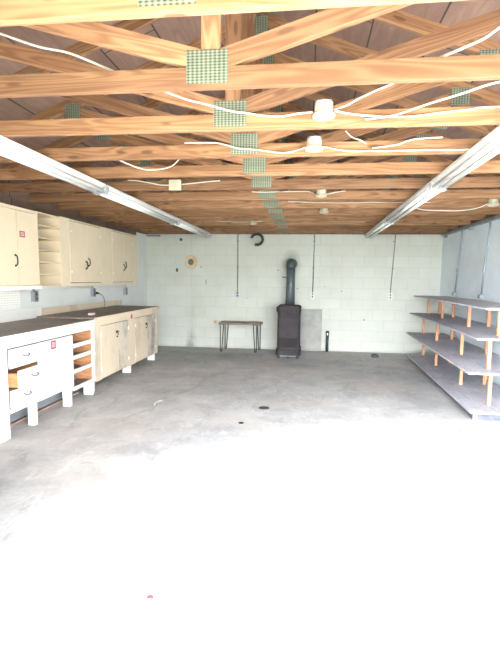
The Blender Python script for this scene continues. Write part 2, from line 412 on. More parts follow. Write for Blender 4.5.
struct(cm.build('ceiling', 'sheathing'))

# ------------------------------------------------------------------ roof trusses
LUM_T = .038
def member(name, p0, p1, h, y, parent, m='lumber', cut=True):
    """a 2x4 lying in the truss plane, local X along its grain; p0, p1 are (x, z) of its centre line"""
    a = Vector((p0[0], 0, p0[1])); b = Vector((p1[0], 0, p1[1])); L = (b-a).length
    mb = MB().box(-L/2, L/2, 0, LUM_T, -h/2, h/2, .003)
    o = mb.build(name, m); o.parent = parent
    mid = (a+b)/2; mid.y = y; o.location = mid - Vector(parent.location)
    o.rotation_euler = (0, -math.atan2(b.z-a.z, b.x-a.x), 0)
    return o
def truss(y, label):
    t = thing('roof_truss', (XC, y, HC), label, 'roof truss', 'wooden roof trusses under the garage roof')
    H2 = .0445
    member('bottom_chord', (XL+.004, HC+H2), (XR-.004, HC+H2), .089, y, t)
    for xe, s in ((XL+.012, -1), (XR-.012, 1)):
        k = (RIDGE-HEEL)/abs((XL if s < 0 else XR)-XC); off = .0465
        zt = lambda x: RIDGE - k*abs(x-XC) + off
        member('top_chord', (xe-s*.06, zt(xe-s*.06)), (XC+s*.012, zt(XC)), .087, y, t)
        xm = XC + s*1.60
        member('web', (XC+s*.045, HC+.089+.030), (xm, zt(xm)-.062), .087, y, t)
    member('king_post', (XC, HC+.09), (XC, RIDGE-.02), .087, y, t)
    for (cx, cz, w, h) in ((XC-.015, HC+.088, .19, .142), (XC-1.59, eave(XC-1.59)-.118, .14, .13), (XC+1.59, eave(XC+1.59)-.118, .14, .13), (XC, RIDGE-.02, .16, .14)):
        MB().box(cx-w/2, cx+w/2, y-.0025, y-.0003, cz-h/2, cz+h/2).build('gusset_plate', 'gusset', t)
    return t
ORD = ['second', 'third', 'fourth', 'fifth', 'sixth', 'seventh', 'eighth', 'ninth', 'tenth', 'eleventh', 'twelfth']
truss(YB(-1), 'pale wooden roof truss nearest the camera, running along the top edge of the photo')
for k in range(12):
    if k == 0: lb = 'second wooden roof truss from the front, with the largest metal plate at its middle'
    elif k == 11: lb = 'last wooden roof truss, farthest back, right against the white block wall'
    else: lb = ORD[k] + ' wooden roof truss counted from the front of the garage'
    truss(YB(k), lb)

# ------------------------------------------------------------------ fluorescent strip lights, two rows of three
def strip_light(xc, y0, y1, label):
    t = thing('strip_light', (xc, (y0+y1)/2, HC), label, 'strip light', 'unlit fluorescent strip lights in two rows')
    zt = HC - .002
    prof = [(-.058, zt), (.058, zt), (.058, zt-.022), (.022, zt-.046), (-.022, zt-.046), (-.058, zt-.022)]
    MB().prism([(xc+x, y0, z) for x, z in prof], (0, y1-y0, 0)).build('channel', 'strip_grey', t)
    for s in (-1, 1):
        MB().tube([(xc+s*.040, y0+.025, zt-.064), (xc+s*.040, y1-.025, zt-.064)], .019, 12).build('tube', 'tube', t)
        for ye, d in ((y0, 1), (y1, -1)):
            MB().box(xc+s*.040-.024, xc+s*.040+.024, min(ye, ye+d*.024), max(ye, ye+d*.024), zt-.090, zt-.020, .006).build('lampholder', 'grey_box', t)
for nm, xc in (('left', -1.945), ('right', 1.065)):
    for (a, b, w) in ((1.86, 4.285, 'nearest of three unlit strip lights in the {} ceiling row'), (4.315, 6.75, 'middle one of three unlit strip lights in the {} ceiling row'),
                      (6.78, 9.05, 'farthest of three unlit strip lights in the {} ceiling row, by the back wall')):
        strip_light(xc, a, b, w.format(nm))

# ------------------------------------------------------------------ porcelain lampholders, junction boxes, cables
def bulb_holder(x, y, z, label):
    t = thing('ceiling_lampholder', (x, y, z), label, 'lampholder', 'bare porcelain lampholders on the joists')
    MB().lathe([(.044, .0), (.060, .004), (.063, .014), (.060, .024), (.050, .030), (.050, .066), (.046, .074)], (x, y, z)).build('holder_body', 'ceramic', t)
    MB().lathe([(.017, -.006), (.02, -.004), (.024, .001)], (x, y, z)).build('socket', 'ceramic', t)
    MB().lathe([(.046, .074), (.05, .076), (.05, .084), (.02, .086)], (x, y, z), seg=8).build('outlet_box', 'grey_box', t)
bulb_holder(.055, YB(1)-.066, 2.262, 'ivory porcelain lampholder on the third truss, nearest the camera')
bulb_holder(.010, YB(2)-.066, 2.250, 'ivory porcelain lampholder on the fourth truss, second nearest the camera')
bulb_holder(.101, YB(5)-.066, 2.250, 'small ivory lampholder with cable loops halfway down the ceiling')
bulb_holder(.170, YB(7)-.066, 2.248, 'small ivory lampholder third from the back, right of the metal plates')
bulb_holder(-.914, YB(9)-.066, 2.240, 'ivory lampholder left of the metal plates near the back wall')
bulb_holder(2.05, YB(6)-.066, 2.238, 'ivory lampholder at the right ceiling edge above the tiered shelf')
t = thing('junction_box', (-1.315, YB(4), 2.24), 'square ivory junction box on a joist beside the left row of lights', 'junction box')
MB().box(-1.372, -1.262, YB(4)-.045, YB(4)-.001, 2.232, 2.322, .006).build('box_body', 'ceramic', t)
MB().box(-1.376, -1.258, YB(4)-.051, YB(4)-.045, 2.228, 2.326, .002).build('cover', 'ceramic', t)
for dx in (-.03, .03): MB().lathe([(.004, -.003), (.004, 0)], (-1.317+dx, YB(4)-.051, 2.277), 'y', 10).build('screw', 'steel', t)

CAB = [
 ('white cable slanting down from top left to the second truss', .0075, [(-1.95, 2.279, 2.66), (-1.629, 2.279, 2.585), (-1.525, 2.279, 2.555), (-1.331, 2.279, 2.487), (-1.174, 2.279, 2.451), (-1.004, 2.279, 2.381), (-.90, 2.26, 2.332)]),
 ('white cable looping from behind the second truss to the nearest lampholder', .007, [(-.90, 2.60, 2.47), (-.862, 2.675, 2.431), (-.708, 2.675, 2.368), (-.595, 2.675, 2.338), (-.467, 2.70, 2.308), (-.359, 2.778, 2.315), (-.29, 2.778, 2.302), (-.188, 2.778, 2.294), (-.087, 2.778, 2.307), (-.006, 2.75, 2.303)]),
 ('white cable running right from the nearest lampholder along the joist face', .007, [(.114, 2.75, 2.306), (.228, 2.778, 2.293), (.39, 2.778, 2.278), (.523, 2.778, 2.274), (.654, 2.778, 2.286), (.835, 2.778, 2.301), (1.03, 2.778, 2.311), (2.3, 2.778, 2.30)]),
 ('white cable rising from the nearest lampholder up behind the second truss', .006, [(.105, 2.74, 2.31), (.157, 2.553, 2.262), (.221, 2.553, 2.294), (.303, 2.553, 2.33), (.404, 2.553, 2.369), (.55, 2.5, 2.43)]),
 ('white cable climbing to the top right above the second truss', .008, [(.50, 2.262, 2.335), (.555, 2.26, 2.356), (.652, 2.26, 2.393), (.72, 2.26, 2.422), (.797, 2.26, 2.474), (1.0, 2.26, 2.60)]),
 ('white cable hanging under the right side between second and third trusses', .007, [(.283, 2.776, 2.265), (.435, 2.737, 2.271), (.562, 2.614, 2.276), (.696, 2.492, 2.279), (.864, 2.37, 2.29), (1.3, 2.262, 2.31)]),
 ('white cable along the fourth truss, left of its lampholder', .0065, [(-.9, 3.38, 2.33), (-.698, 3.388, 2.33), (-.612, 3.388, 2.315), (-.505, 3.388, 2.286), (-.399, 3.385, 2.277), (-.224, 3.388, 2.253), (-.135, 3.388, 2.26), (-.048, 3.355, 2.278)]),
 ('white cable along the fourth truss, right of its lampholder', .0065, [(.068, 3.355, 2.278), (.219, 3.388, 2.258), (.386, 3.388, 2.252), (.649, 3.388, 2.252), (.907, 3.388, 2.25), (1.0, 3.388, 2.25), (1.3, 3.388, 2.262), (2.3, 3.388, 2.27)]),
 ('pale cable arching over the fourth truss near the right lights', .0065, [(.401, 3.388, 2.272), (.487, 3.388, 2.28), (.558, 3.388, 2.290), (.648, 3.388, 2.318), (.726, 3.388, 2.327), (.85, 3.38, 2.329)]),
 ('pale cable sagging between joists left of the metal plates', .0065, [(-1.52, 3.452, 2.29), (-1.47, 3.60, 2.275), (-1.355, 3.775, 2.247), (-1.223, 3.775, 2.242), (-1.107, 3.775, 2.267), (-.98, 3.60, 2.30), (-.90, 3.452, 2.315)]),
 ('white cable entering the square junction box from the left', .007, [(-1.80, 4.605, 2.33), (-1.70, 4.612, 2.325), (-1.578, 4.612, 2.305), (-1.477, 4.61, 2.285), (-1.378, 4.60, 2.279)]),
 ('white cable leaving the square junction box to the right', .007, [(-1.255, 4.60, 2.285), (-1.126, 4.612, 2.298), (-.997, 4.612, 2.310), (-.879, 4.612, 2.318)]),
 ('pale cable left of the small lampholder halfway down the ceiling', .007, [(-.642, 5.222, 2.320), (-.532, 5.222, 2.315), (-.338, 5.222, 2.317), (-.123, 5.222, 2.317), (-.02, 5.222, 2.315), (.027, 5.20, 2.285), (.055, 5.18, 2.278)]),
 ('short pale cable right of the small lampholder halfway down the ceiling', .007, [(.150, 5.18, 2.278), (.20, 5.20, 2.29), (.248, 5.222, 2.305), (.36, 5.222, 2.320)]),
 ('thin pale cable stapled along the joist behind the halfway lampholder', .006, [(-.278, 5.833, 2.312), (-.015, 5.833, 2.300), (.34, 5.833, 2.290), (.688, 5.833, 2.293), (1.0, 5.833, 2.29), (1.37, 5.833, 2.288)]),
 ('pale cable from the back lampholder rising right to the metal plates', .007, [(-.86, 7.62, 2.28), (-.775, 7.66, 2.300), (-.65, 7.672, 2.318), (-.45, 7.672, 2.32)]),
 ('pale cable sagging left of the back lampholder', .007, [(-1.821, 7.674, 2.320), (-1.622, 7.674, 2.312), (-1.326, 7.674, 2.290), (-1.05, 7.66, 2.28), (-.966, 7.62, 2.278)]),
 ('pale cable drooping to the lampholder at the right ceiling edge', .0075, [(1.15, 5.832, 2.262), (1.263, 5.80, 2.205), (1.488, 5.79, 2.188), (1.71, 5.79, 2.188), (1.88, 5.79, 2.215), (1.995, 5.79, 2.262)]),
 ('short white cable crossing between fourth and fifth joists above the right cable', .006, [(.221, 3.43, 2.40), (.263, 3.42, 2.356), (.317, 3.39, 2.325), (.36, 3.388, 2.30)]),
]
for lb, r, pts in CAB:
    one(MB().tube(smooth_path(pts, 5), r*.75, 7), 'electrical_cable', 'cable', pts[0], lb, 'cable', 'white cables strung along the trusses')

# ------------------------------------------------------------------ workbench units along the left wall
FX = -2.5
t = thing('base_cabinet', (-2.85, 4.36, 0), 'white drawer base cabinet with open cubbies, nearest the camera by the left wall', 'cabinet')
B = MB()
B.box(-3.2, -3.18, 3.46, 5.25, .15, .865); B.box(-3.18, FX-.02, 3.46, 3.48, .21, .865); B.box(-3.18, FX-.02, 4.71, 4.73, .15, .865)
B.box(-3.18, FX-.02, 4.085, 4.105, .21, .865); B.box(-3.18, FX-.02, 3.48, 4.71, .205, .22); B.box(-3.18, FX-.02, 4.73, 5.23, .15, .165)
B.build('carcass', 'drawer_wood', t)
MB().box(FX-.02, FX, 3.45, 5.25, .772, .868, .002).build('apron', 'white_paint', t)
MB().box(FX-.02, FX, 3.45, 3.628, .0, .771, .002).build('stile', 'white_paint', t)
MB().box(FX-.02, FX, 3.629, 4.08, .208, .244, .002).build('bottom_rail', 'white_paint', t)
MB().box(FX-.02, FX, 4.742, 5.25, .150, .188, .002).build('bottom_rail', 'white_paint', t)
MB().box(FX-.02, FX, 5.212, 5.25, .189, .771, .002).build('stile', 'white_paint', t)
for z0, z1 in ((.614, .659), (.488, .530), (.335, .377)):
    MB().box(FX-.02, FX, 4.742, 5.211, z0, z1, .002).build('cubby_rail', 'white_paint', t)
for z in (.625, .495, .345, .185):
    MB().box(-3.17, FX-.021, 4.731, 5.205, z-.012, z, .001).build('cubby_shelf', 'worktop', t)
MB().box(-3.17, FX-.021, 5.206, 5.222, .166, .770).build('cubby_side', 'drawer_wood', t)
MB().box(-2.86, -2.845, 4.735, 5.204, .19, .77).build('cubby_back', 'drawer_wood', t)
MB().box(FX-.022, FX-.0185, 4.082, 4.741, .206, .7715).build('gap_shade_backing', 'gap_shade', t)  # dark sheet behind the door, shade of its gaps as colour
pn = MB().box(FX-.018, FX+.004, 4.090, 4.738, .206, .758, .003).build('door', 'white_paint', t)
def sticker(y0, y1, z0, z1, x, par, fade='pink'):
    s = MB().box(x, x+.0015, y0, y1, z0, z1).build('sticker', 'red', par); s['label'] = 'red bordered sticker'
    MB().box(x+.0015, x+.0022, y0+(y1-y0)*.18, y1-(y1-y0)*.18, z0+(z1-z0)*.2, z1-(z1-z0)*.2).build('sticker_face', 'paper', s)
    g = MB()
    for i in range(3):
        a = y0+(y1-y0)*(.27+.17*i)
        g.box(x+.0022, x+.0027, a, a+(y1-y0)*.11, z0+(z1-z0)*.32, z0+(z1-z0)*.68)
    g.build('sticker_print', fade, s)
sticker(4.305, 4.395, .668, .750, FX+.0042, pn)
def drawer(z0, z1, out):
    x = FX + out
    d = MB().box(x, x+.018, 3.642, 4.068, z0+.005, z1-.005, .003).build('drawer', 'white_paint', t)
    q = MB()
    for y in (3.645, 4.055): q.box(x-.5, x-.001, y, y+.012, z0+.02, z1-.03)
    q.box(x-.5, x-.488, 3.657, 4.055, z0+.02, z1-.03); q.box(x-.488, x-.001, 3.657, 4.055, z0+.02, z0+.03)
    w = q.build('drawer_box', 'drawer_wood', d); w['label'] = 'bare orange wood drawer sides'
    ym, zm = 3.862, (z0+z1)/2+.012
    MB().tube(smooth_path([(x+.016, ym-.045, zm+.008), (x+.034, ym-.04, zm-.004), (x+.038, ym, zm-.012), (x+.034, ym+.04, zm-.004), (x+.016, ym+.045, zm+.008)], 4), .006, 8).build('handle', 'pull_grey', d)
drawer(.593, .766, .0); drawer(.418, .590, .078); drawer(.246, .412, .0)
for z0, z1 in ((.590, .771), (.246, .416)): MB().box(FX-.012, FX-.004, 3.629, 4.08, z0, z1).build('gap_shade_backing', 'gap_shade', t)  # dark sheets added so the drawer gaps read as shaded
for y0, y1, x0 in ((3.545, 3.590, -2.60), (3.985, 4.035, -2.565), (4.640, 4.690, -2.58), (5.160, 5.205, -2.605)):
    MB().box(x0, FX+.002, y0, y1, 0, .206 if y0 < 4.7 else .149, .002).build('leg', 'white_paint', t)
for y0 in (3.5, 4.36, 5.17): MB().box(-3.18, -3.09, y0, y0+.045, 0, .149, .002).build('leg', 'kick', t)
k = MB().box(-2.715, -2.700, 3.47, 5.22, .035, .204).build('kick_board', 'kick', t)
MB().box(-2.712, -2.694, 3.47, 5.22, .0, .020, .002).build('raw_strip', 'raw_edge', t)

t = thing('base_cabinet', (-2.85, 6.44, 0), 'cream base cabinet with two pairs of smudged doors, far end by back wall', 'cabinet')
B = MB()
B.box(-3.2, FX-.02, 5.27, 5.29, .13, .872); B.box(-3.2, FX-.02, 7.58, 7.60, .13, .872); B.box(-3.2, FX-.02, 5.29, 7.58, .13, .15); B.box(-3.2, -3.18, 5.29, 7.58, .15, .872)
B.build('carcass', 'cream_paint', t)
F_ = MB()
F_.box(FX-.02, FX, 5.27, 7.60, .792, .872, .002); F_.box(FX-.02, FX, 5.27, 5.43, .128, .792, .001); F_.box(FX-.02, FX, 6.318, 6.578, .128, .792, .001)
F_.box(FX-.02, FX, 7.49, 7.60, .128, .792, .001)
F_.build('face_frame', 'cream_paint', t)
def latch(par, x, y, z, s=1.0):
    g = MB().box(x, x+.006, y-.035*s, y-.008*s, z-.012, z+.022, .002).box(x, x+.006, y+.008*s, y+.035*s, z-.012, z+.022, .002)
    g.tube([(x+.012, y-.045*s, z+.012), (x+.016, y+.03*s, z+.006)], .006, 8).tube([(x+.01, y+.01, z-.01), (x+.016, y+.012, z-.04)], .006, 8)
    g.lathe([(.010, 0), (.011, .008), (.006, .016)], (x, y-.006, z-.055), 'x', 10)
    return g.build('latch', 'black_iron', par)
def hinge(par, x, y, z): MB().box(x, x+.003, y-.02, y+.02, z-.022, z+.022, .001).tube([(x+.004, y, z-.024), (x+.004, y, z+.024)], .004, 6).build('hinge', 'white_plastic', par)
for (a, b, c) in ((5.433, 5.965, 6.314), (6.582, 7.098, 7.486)):
    for y0, y1, mm in ((a, b-.002, 'cream_paint'), (b+.002, c, 'cream_dirty')):
        d = MB().box(FX-.016, FX+.003, y0, y1, .135, .785, .003).build('door', mm, t)
        if mm == 'cream_dirty': d['label'] = 'door with grey smudges'
        hy = y0+.004 if mm == 'cream_paint' else y1-.004
        for hz in (.25, .68): hinge(d, FX+.003, hy, hz)
        if mm == 'cream_paint': latch(d, FX+.003, b-.05, .66)
    MB().box(FX-.019, FX-.0165, a-.004, c+.004, .13, .7915).build('gap_shade_backing', 'gap_shade', t)  # dark sheet painting the shade between these doors
sk = MB().lathe([(.035, 0.0002), (.035, .002)], (FX, 6.45, .826), 'x', 20).build('sticker', 'red', t); sk['label'] = 'round red sticker'
MB().lathe([(.022, .002), (.022, .0028)], (FX, 6.45, .826), 'x', 18).build('sticker_face', 'pink', sk)
for y0 in (6.47, 7.55): MB().box(-2.66, -2.545, y0, y0+.05, 0, .129, .002).build('leg', 'white_paint', t)
MB().box(-2.66, -2.545, 5.29, 5.33, 0, .129, .002).build('leg', 'white_paint', t)
for y0 in (5.3, 7.5): MB().box(-3.18, -3.09, y0, y0+.05, 0, .129, .002).build('leg', 'kick', t)

def worktop(y0, y1, z0, z1, label, edge):
    t = thing('worktop', (-2.87, (y0+y1)/2, z0), label, 'worktop')
    MB().box(XL+.004, FX+.002, y0, y1, z0, z1, .003).build('top_board', 'worktop', t)
    MB().box(FX+.0025, FX+.02, y0, y1, z0-.004, z1-.001, .002).build('edge_strip', edge, t)
worktop(3.42, 5.258, .8685, .884, 'dark wooden worktop with white edge over the drawer cabinet', 'white_paint')
worktop(5.262, 7.66, .8725, .904, 'dark wooden worktop with cream edge over the cream door cabinet', 'cream_paint')
one(MB().box(XL+.0005, XL+.020, 3.42, 5.38, .8845, 1.015, .003), 'backsplash_board', 'white_paint', (XL, 4.4, .90), 'white painted board along the wall behind the near worktop', 'backsplash')
one(MB().box(XL+.0005, XL+.020, 5.384, 7.88, .9045, .990, .003), 'backsplash_board', 'cream_paint', (XL, 6.6, .90), 'cream board along the wall behind the far worktop', 'backsplash')
one(MB().prism([(-2.735, 5.60, .9042), (-2.69, 5.63, .9042), (-2.70, 5.72, .9042), (-2.745, 5.70, .9042)], (0, 0, .022)), 'paper_scrap', 'paper', (-2.72, 5.66, .904), 'small crumpled white scrap lying on the dark worktop', 'scrap')

# ------------------------------------------------------------------ wall cabinets
UX = -2.9
def pull(par, x, y, z, h=.105):
    MB().tube(smooth_path([(x+.003, y, z+h/2), (x+.020, y+.002, z+h/2-.014), (x+.022, y+.007, z), (x+.020, y+.002, z-h/2+.014), (x+.003, y, z-h/2)], 4), [.007]*17, 8).lathe([(.012, 0), (.012, .004)], (x, y, z+h/2), 'x', 10).lathe([(.012, 0), (.012, .004)], (x, y, z-h/2), 'x', 10).build('handle', 'black_iron', par)
ZB, ZT = 1.262, 2.065
t = thing('wall_cabinet', (-3.07, 3.95, ZB), 'cream wall cabinet nearest the camera, with red sticker on its door', 'wall cabinet')
MB().box(XL+.001, UX-.02, 3.05, 4.828, ZB+.02, ZT, .002).build('carcass', 'cream_upper', t)
f = MB().box(UX-.0195, UX, 3.05, 4.83, 2.035, ZT, .001).box(UX-.0195, UX, 4.80, 4.83, 1.30, 2.035, .001).box(UX-.0195, UX, 3.05, 3.09, 1.30, 2.035, .001)
f.build('face_frame', 'cream_upper', t)
MB().box(XL+.001, UX+.014, 3.05, 4.845, ZB-.018, ZB+.019, .003).build('bottom_ledge', 'white_paint', t)
for y0, y1 in ((3.10, 3.775), (3.782, 4.448), (4.456, 4.796)):
    d = MB().box(UX-.019, UX+.004, y0, y1, ZB+.035, 2.030, .003).build('door', 'cream_upper', t)
    if y0 == 3.782: pull(d, UX+.004, 4.405, 1.535)
    if y0 > 4: sticker(4.492, 4.580, 1.772, 1.832, UX+.0042, d)
t = thing('cubby_shelf_unit', (-3.07, 5.07, ZB), 'narrow cream unit of six open cubbies between the wall cabinets', 'shelf unit')
MB().box(XL+.001, UX-.01, 4.832, 4.845, ZB+.02, ZT+.005, .001).build('side_panel', 'cream_upper', t)
MB().box(XL+.001, UX, 5.285, 5.308, ZB-.002, ZT+.005, .001).build('side_panel', 'cream_upper', t)
MB().box(XL+.001, XL+.013, 4.846, 5.284, ZB+.02, ZT+.003).build('back_panel', 'cream_upper', t)
for i in range(7):
    z = ZB+.004 + i*(ZT-ZB-.012)/6
    o = MB().box(XL+.014, UX-.004, 4.846, 5.284, z, z+.012, .001).build('shelf', 'cream_upper', t)
t = thing('wall_cabinet', (-3.07, 6.55, ZB), 'cream wall cabinet with two pairs of doors, far end by the back wall', 'wall cabinet')
MB().box(XL+.001, UX-.02, 5.311, 7.78, ZB, ZT+.012, .002).build('carcass', 'cream_upper', t)
f = MB().box(UX-.0195, UX, 5.311, 7.78, 2.062, ZT+.012, .001).box(UX-.0195, UX, 5.311, 7.78, ZB, 1.300, .001)
for a, b in ((5.311, 5.50), (6.392, 6.755), (7.645, 7.78)): f.box(UX-.0195, UX, a, b, 1.300, 2.062, .001)
f.build('face_frame', 'cream_upper', t)
for (a, b, c) in ((5.505, 5.945, 6.386), (6.76, 7.205, 7.640)):
    MB().box(UX-.0192, UX-.018, a-.005, c+.005, 1.3005, 2.0615).build('gap_shade_backing', 'gap_shade', t)  # dark sheet, gap shade of the upper doors put into colour
    for y0, y1, s in ((a, b-.002, -1), (b+.002, c, 1)):
        d = MB().box(UX-.016, UX+.003, y0, y1, 1.309, 2.053, .003).build('door', 'cream_upper', t)
        pull(d, UX+.003, b+s*.035, 1.55+.02*s, .095)
        for hz in (1.44, 1.93): MB().lathe([(.013, 0), (.012, .003), (.006, .005)], (UX+.003, y0+.03 if s < 0 else y1-.03, hz), 'x', 12).build('hinge', 'white_plastic', d)

one(MB().box(XL+.0005, XL+.008, 3.3, 4.98, 1.018, 1.242, .001), 'pegboard', 'peg', (XL, 4.2, 1.0), 'white pegboard panel on the wall under the near wall cabinet', 'pegboard')
def outlet(y, z, label):
    t = thing('outlet_box', (XL, y, z), label, 'outlet box', 'grey metal outlet boxes under the wall cabinets')
    MB().box(XL+.001, XL+.05, y-.035, y+.035, z-.062, z+.058, .005).build('box_body', 'grey_box', t)
    MB().box(XL+.05, XL+.054, y-.038, y+.038, z-.065, z+.061, .002).build('cover', 'conduit', t)
    MB().tube([(XL+.025, y-.01, z+.058), (XL+.025, y-.01, ZB-.005)], .012, 8).build('conduit', 'grey_box', t)
    for dz in (-.028, .022): MB().box(XL+.054, XL+.056, y-.014, y+.014, z+dz-.012, z+dz+.012, .001).build('socket', 'black_iron', t)
outlet(5.23, 1.145, 'grey outlet box below the cubby unit, nearest the camera')
outlet(6.76, 1.150, 'grey outlet box below the wide cabinet, beside the black plug')
outlet(8.02, 1.135, 'grey outlet box farthest back, near the corner of the walls')
t = thing('power_cord', (XL+.02, 6.93, 1.13), 'black plug with thin grey cord hanging to the worktop', 'cord')
MB().tube([(XL+.02, 6.87, 1.137), (XL+.02, 6.97, 1.127)], [.018, .013], 10).build('plug', 'black_iron', t)
MB().tube(smooth_path([(XL+.02, 6.97, 1.127), (XL+.022, 7.06, 1.10), (XL+.026, 7.14, 1.04), (XL+.03, 7.16, .97), (XL+.035, 7.13, .912)], 5), .006, 7).build('cord', 'conduit', t)

# ------------------------------------------------------------------ back wall
def drop(x, z, lean, label, m='conduit', cov='pale_cover'):
    t = thing('conduit_drop', (x, D, z), label, 'electrical conduit', 'conduit drops with outlets on the back wall')
    MB().tube([(x+lean, D-.014, HC-.004), (x+lean, D-.014, HC-.15), (x, D-.014, z+.05)], .0095, 10).build('pipe', m, t)
    MB().box(x-.033, x+.033, D-.045, D-.001, z-.06, z+.052, .004).build('outlet_box', 'grey_box' if m == 'conduit' else m, t)
    MB().box(x-.036, x+.036, D-.050, D-.0455, z-.063, z+.055, .002).build('cover', cov, t)
    for dz in (-.028, .022): MB().lathe([(.016, -.002), (.016, 0)], (x, D-.050, z+dz), 'y', 14).build('socket', 'black_iron', t)
    for zz in (2.1, 1.6): MB().box(x+lean*.6-.022, x+lean*.6+.022, D-.028, D-.001, zz-.008, zz+.008, .002).build('strap', 'conduit', t)
drop(-1.386, 1.075, -.004, 'grey conduit dropping to an outlet above the small table', cov='grey_box')
drop(.072, 1.075, .008, 'grey conduit dropping to an outlet right of the stove pipe')
drop(1.525, 1.085, .045, 'leaning conduit dropping to an outlet near the right corner')

t = thing('flue_cover', (-2.322, D, 1.69), 'round tan flue cover on the back wall above a sooty streak', 'flue cover')
MB().lathe([(.127, -.002), (.127, -.010), (.115, -.020), (.085, -.016), (.078, -.026), (.06, -.028)], (-2.322, D, 1.692), 'y', 36).build('rim', 'flue_cover', t)
c_ = MB().lathe([(.062, -.0285), (.058, -.036), (.05, -.038)], (-2.322, D, 1.692), 'y', 24).build('centre_plate', 'flue_middle', t)
for dx in (-.022, .022):
    for dz in (-.02, .022): MB().lathe([(.011, -.0385), (.010, -.042)], (-2.322+dx, D, 1.692+dz), 'y', 12).build('vent_hole', 'black_iron', c_)
MB().box(-2.312, -2.288, D-.022, D-.001, 1.545, 1.566, .003).build('tab', 'flue_cover', t)
t = thing('pipe_stub', (-1.82, D, .525), 'tiny brass pipe stub on the back wall left of the table', 'pipe stub')
MB().lathe([(.012, -.001), (.012, -.03), (.030, -.031), (.030, -.045), (.012, -.05)], (-1.82, D, .525), 'y', 14).build('valve', 'brass', t)
MB().box(-1.865, -1.815, D-.047, D-.043, .50, .55, .002).build('tag', 'flue_cover', t)

# ring of ribbed black hose under the last joist
hx, hy, hz, R_ = -.985, YB(11)-.03, 2.108, .098
t = thing('hose_loop', (hx, hy, HC), 'black ribbed hose curled in an open ring hanging from last joist', 'hose')
pts, rad = [], []
for i in range(121):
    a = math.radians(165 - i*(275/120)); pts.append((hx+R_*1.08*math.cos(a), hy, hz+R_*math.sin(a))); rad.append(.026 + .009*math.sin(i*1.05))
MB().tube(pts, rad, 12).build('ribbed_hose', 'hose', t)
MB().tube([(hx-.02, hy, hz+R_+.02), (hx-.02, hy, HC-.001)], .005, 6).build('hanger', 'steel', t)

one(MB().box(-3.20, -2.94, D-.10, D-.002, 2.185, 2.212, .003), 'ledge_board', 'kick', (-3.07, D, 2.2), 'short grey board end high in the back left corner', 'board')

# oil stove
sx, sy = -.335, 8.36
t = thing('stove', (sx, sy, 0), 'tall brown enamel heating stove against the back wall', 'stove')
def rrect(x0, x1, y0, y1, r, z0, z1, n=5):
    pts = []
    for cx, cy, a0 in ((x1-r, y1-r, 0), (x0+r, y1-r, 90), (x0+r, y0+r, 180), (x1-r, y0+r, 270)):
        for i in range(n+1):
            a = math.radians(a0+90*i/n); pts.append((cx+r*math.cos(a), cy+r*math.sin(a), z0))
    return MB().prism(pts, (0, 0, z1-z0))
rrect(sx-.198, sx+.198, 8.18, 8.84, .07, .135, .86).build('body', 'stove', t)
rrect(sx-.218, sx+.218, 8.16, 8.86, .07, .055, .14).build('skirt', 'stove', t)
rrect(sx-.208, sx+.208, 8.17, 8.85, .08, .855, .895).build('top_rim', 'stove', t)
rrect(sx-.180, sx+.180, 8.20, 8.60, .09, .895, .925).build('lid', 'stove', t)
rrect(sx-.150, sx+.150, 8.168, 8.182, .006, .20, .36).build('lower_door', 'stove_dark', t)
rrect(sx-.165, sx+.165, 8.170, 8.182, .006, .38, .70).build('front_panel', 'stove', t)
b_ = MB()
for i in range(5): b_.box(sx-.07+i*.03, sx-.048+i*.03, 8.174, 8.184, .762, .782, .002)
b_.build('badge', 'stove_dark', t)
for sgn in (-1, 1):
    MB().tube(smooth_path([(sx+sgn*.175, 8.20, .80), (sx+sgn*.20, 8.175, .83), (sx+sgn*.20, 8.175, .89), (sx+sgn*.17, 8.21, .915)], 4), .012, 8).build('corner_bracket', 'stove_dark', t)
for lx in (-.165, .0, .165):
    for ly in (8.20, 8.80): MB().lathe([(.018, 0), (.022, .01), (.026, .055)], (sx+lx, ly, .0), 'z', 12).build('foot', 'dark_hole', t)
MB().box(sx-.14, sx+.14, 8.17, 8.175, .028, .055, .001).build('base_plate', 'flue', t)
px, py = -.334, 8.72
fp = MB().tube([(px-.004, py, .88), (px-.002, py, 1.25), (px+.002, py, 1.62)], [.088, .080, .075], 24).build('flue_pipe', 'flue', t)
MB().lathe([(.096, .0), (.096, .025)], (px-.004, py, .88), 'z', 24).build('collar', 'stove_dark', fp)
el = smooth_path([(px+.002, py, 1.585), (px+.002, py+.012, 1.645), (px+.002, py+.07, 1.668), (px+.002, py+.16, 1.672), (px+.002, D-.004, 1.672)], 6)
MB().tube(el, [.080]+[.088]*(len(el)-1), 24).build('elbow', 'flue', fp)
MB().lathe([(.098, -.012), (.098, -.002)], (px+.002, D, 1.672), 'y', 28).build('wall_collar', 'stove_dark', fp)
MB().tube([(px-.07, py-.01, 1.41), (px-.135, py-.03, 1.415)], .006, 8).lathe([(.013, -.012), (.013, .012)], (px-.138, py-.03, 1.415), 'x', 10).build('damper_knob', 'black_iron', fp)

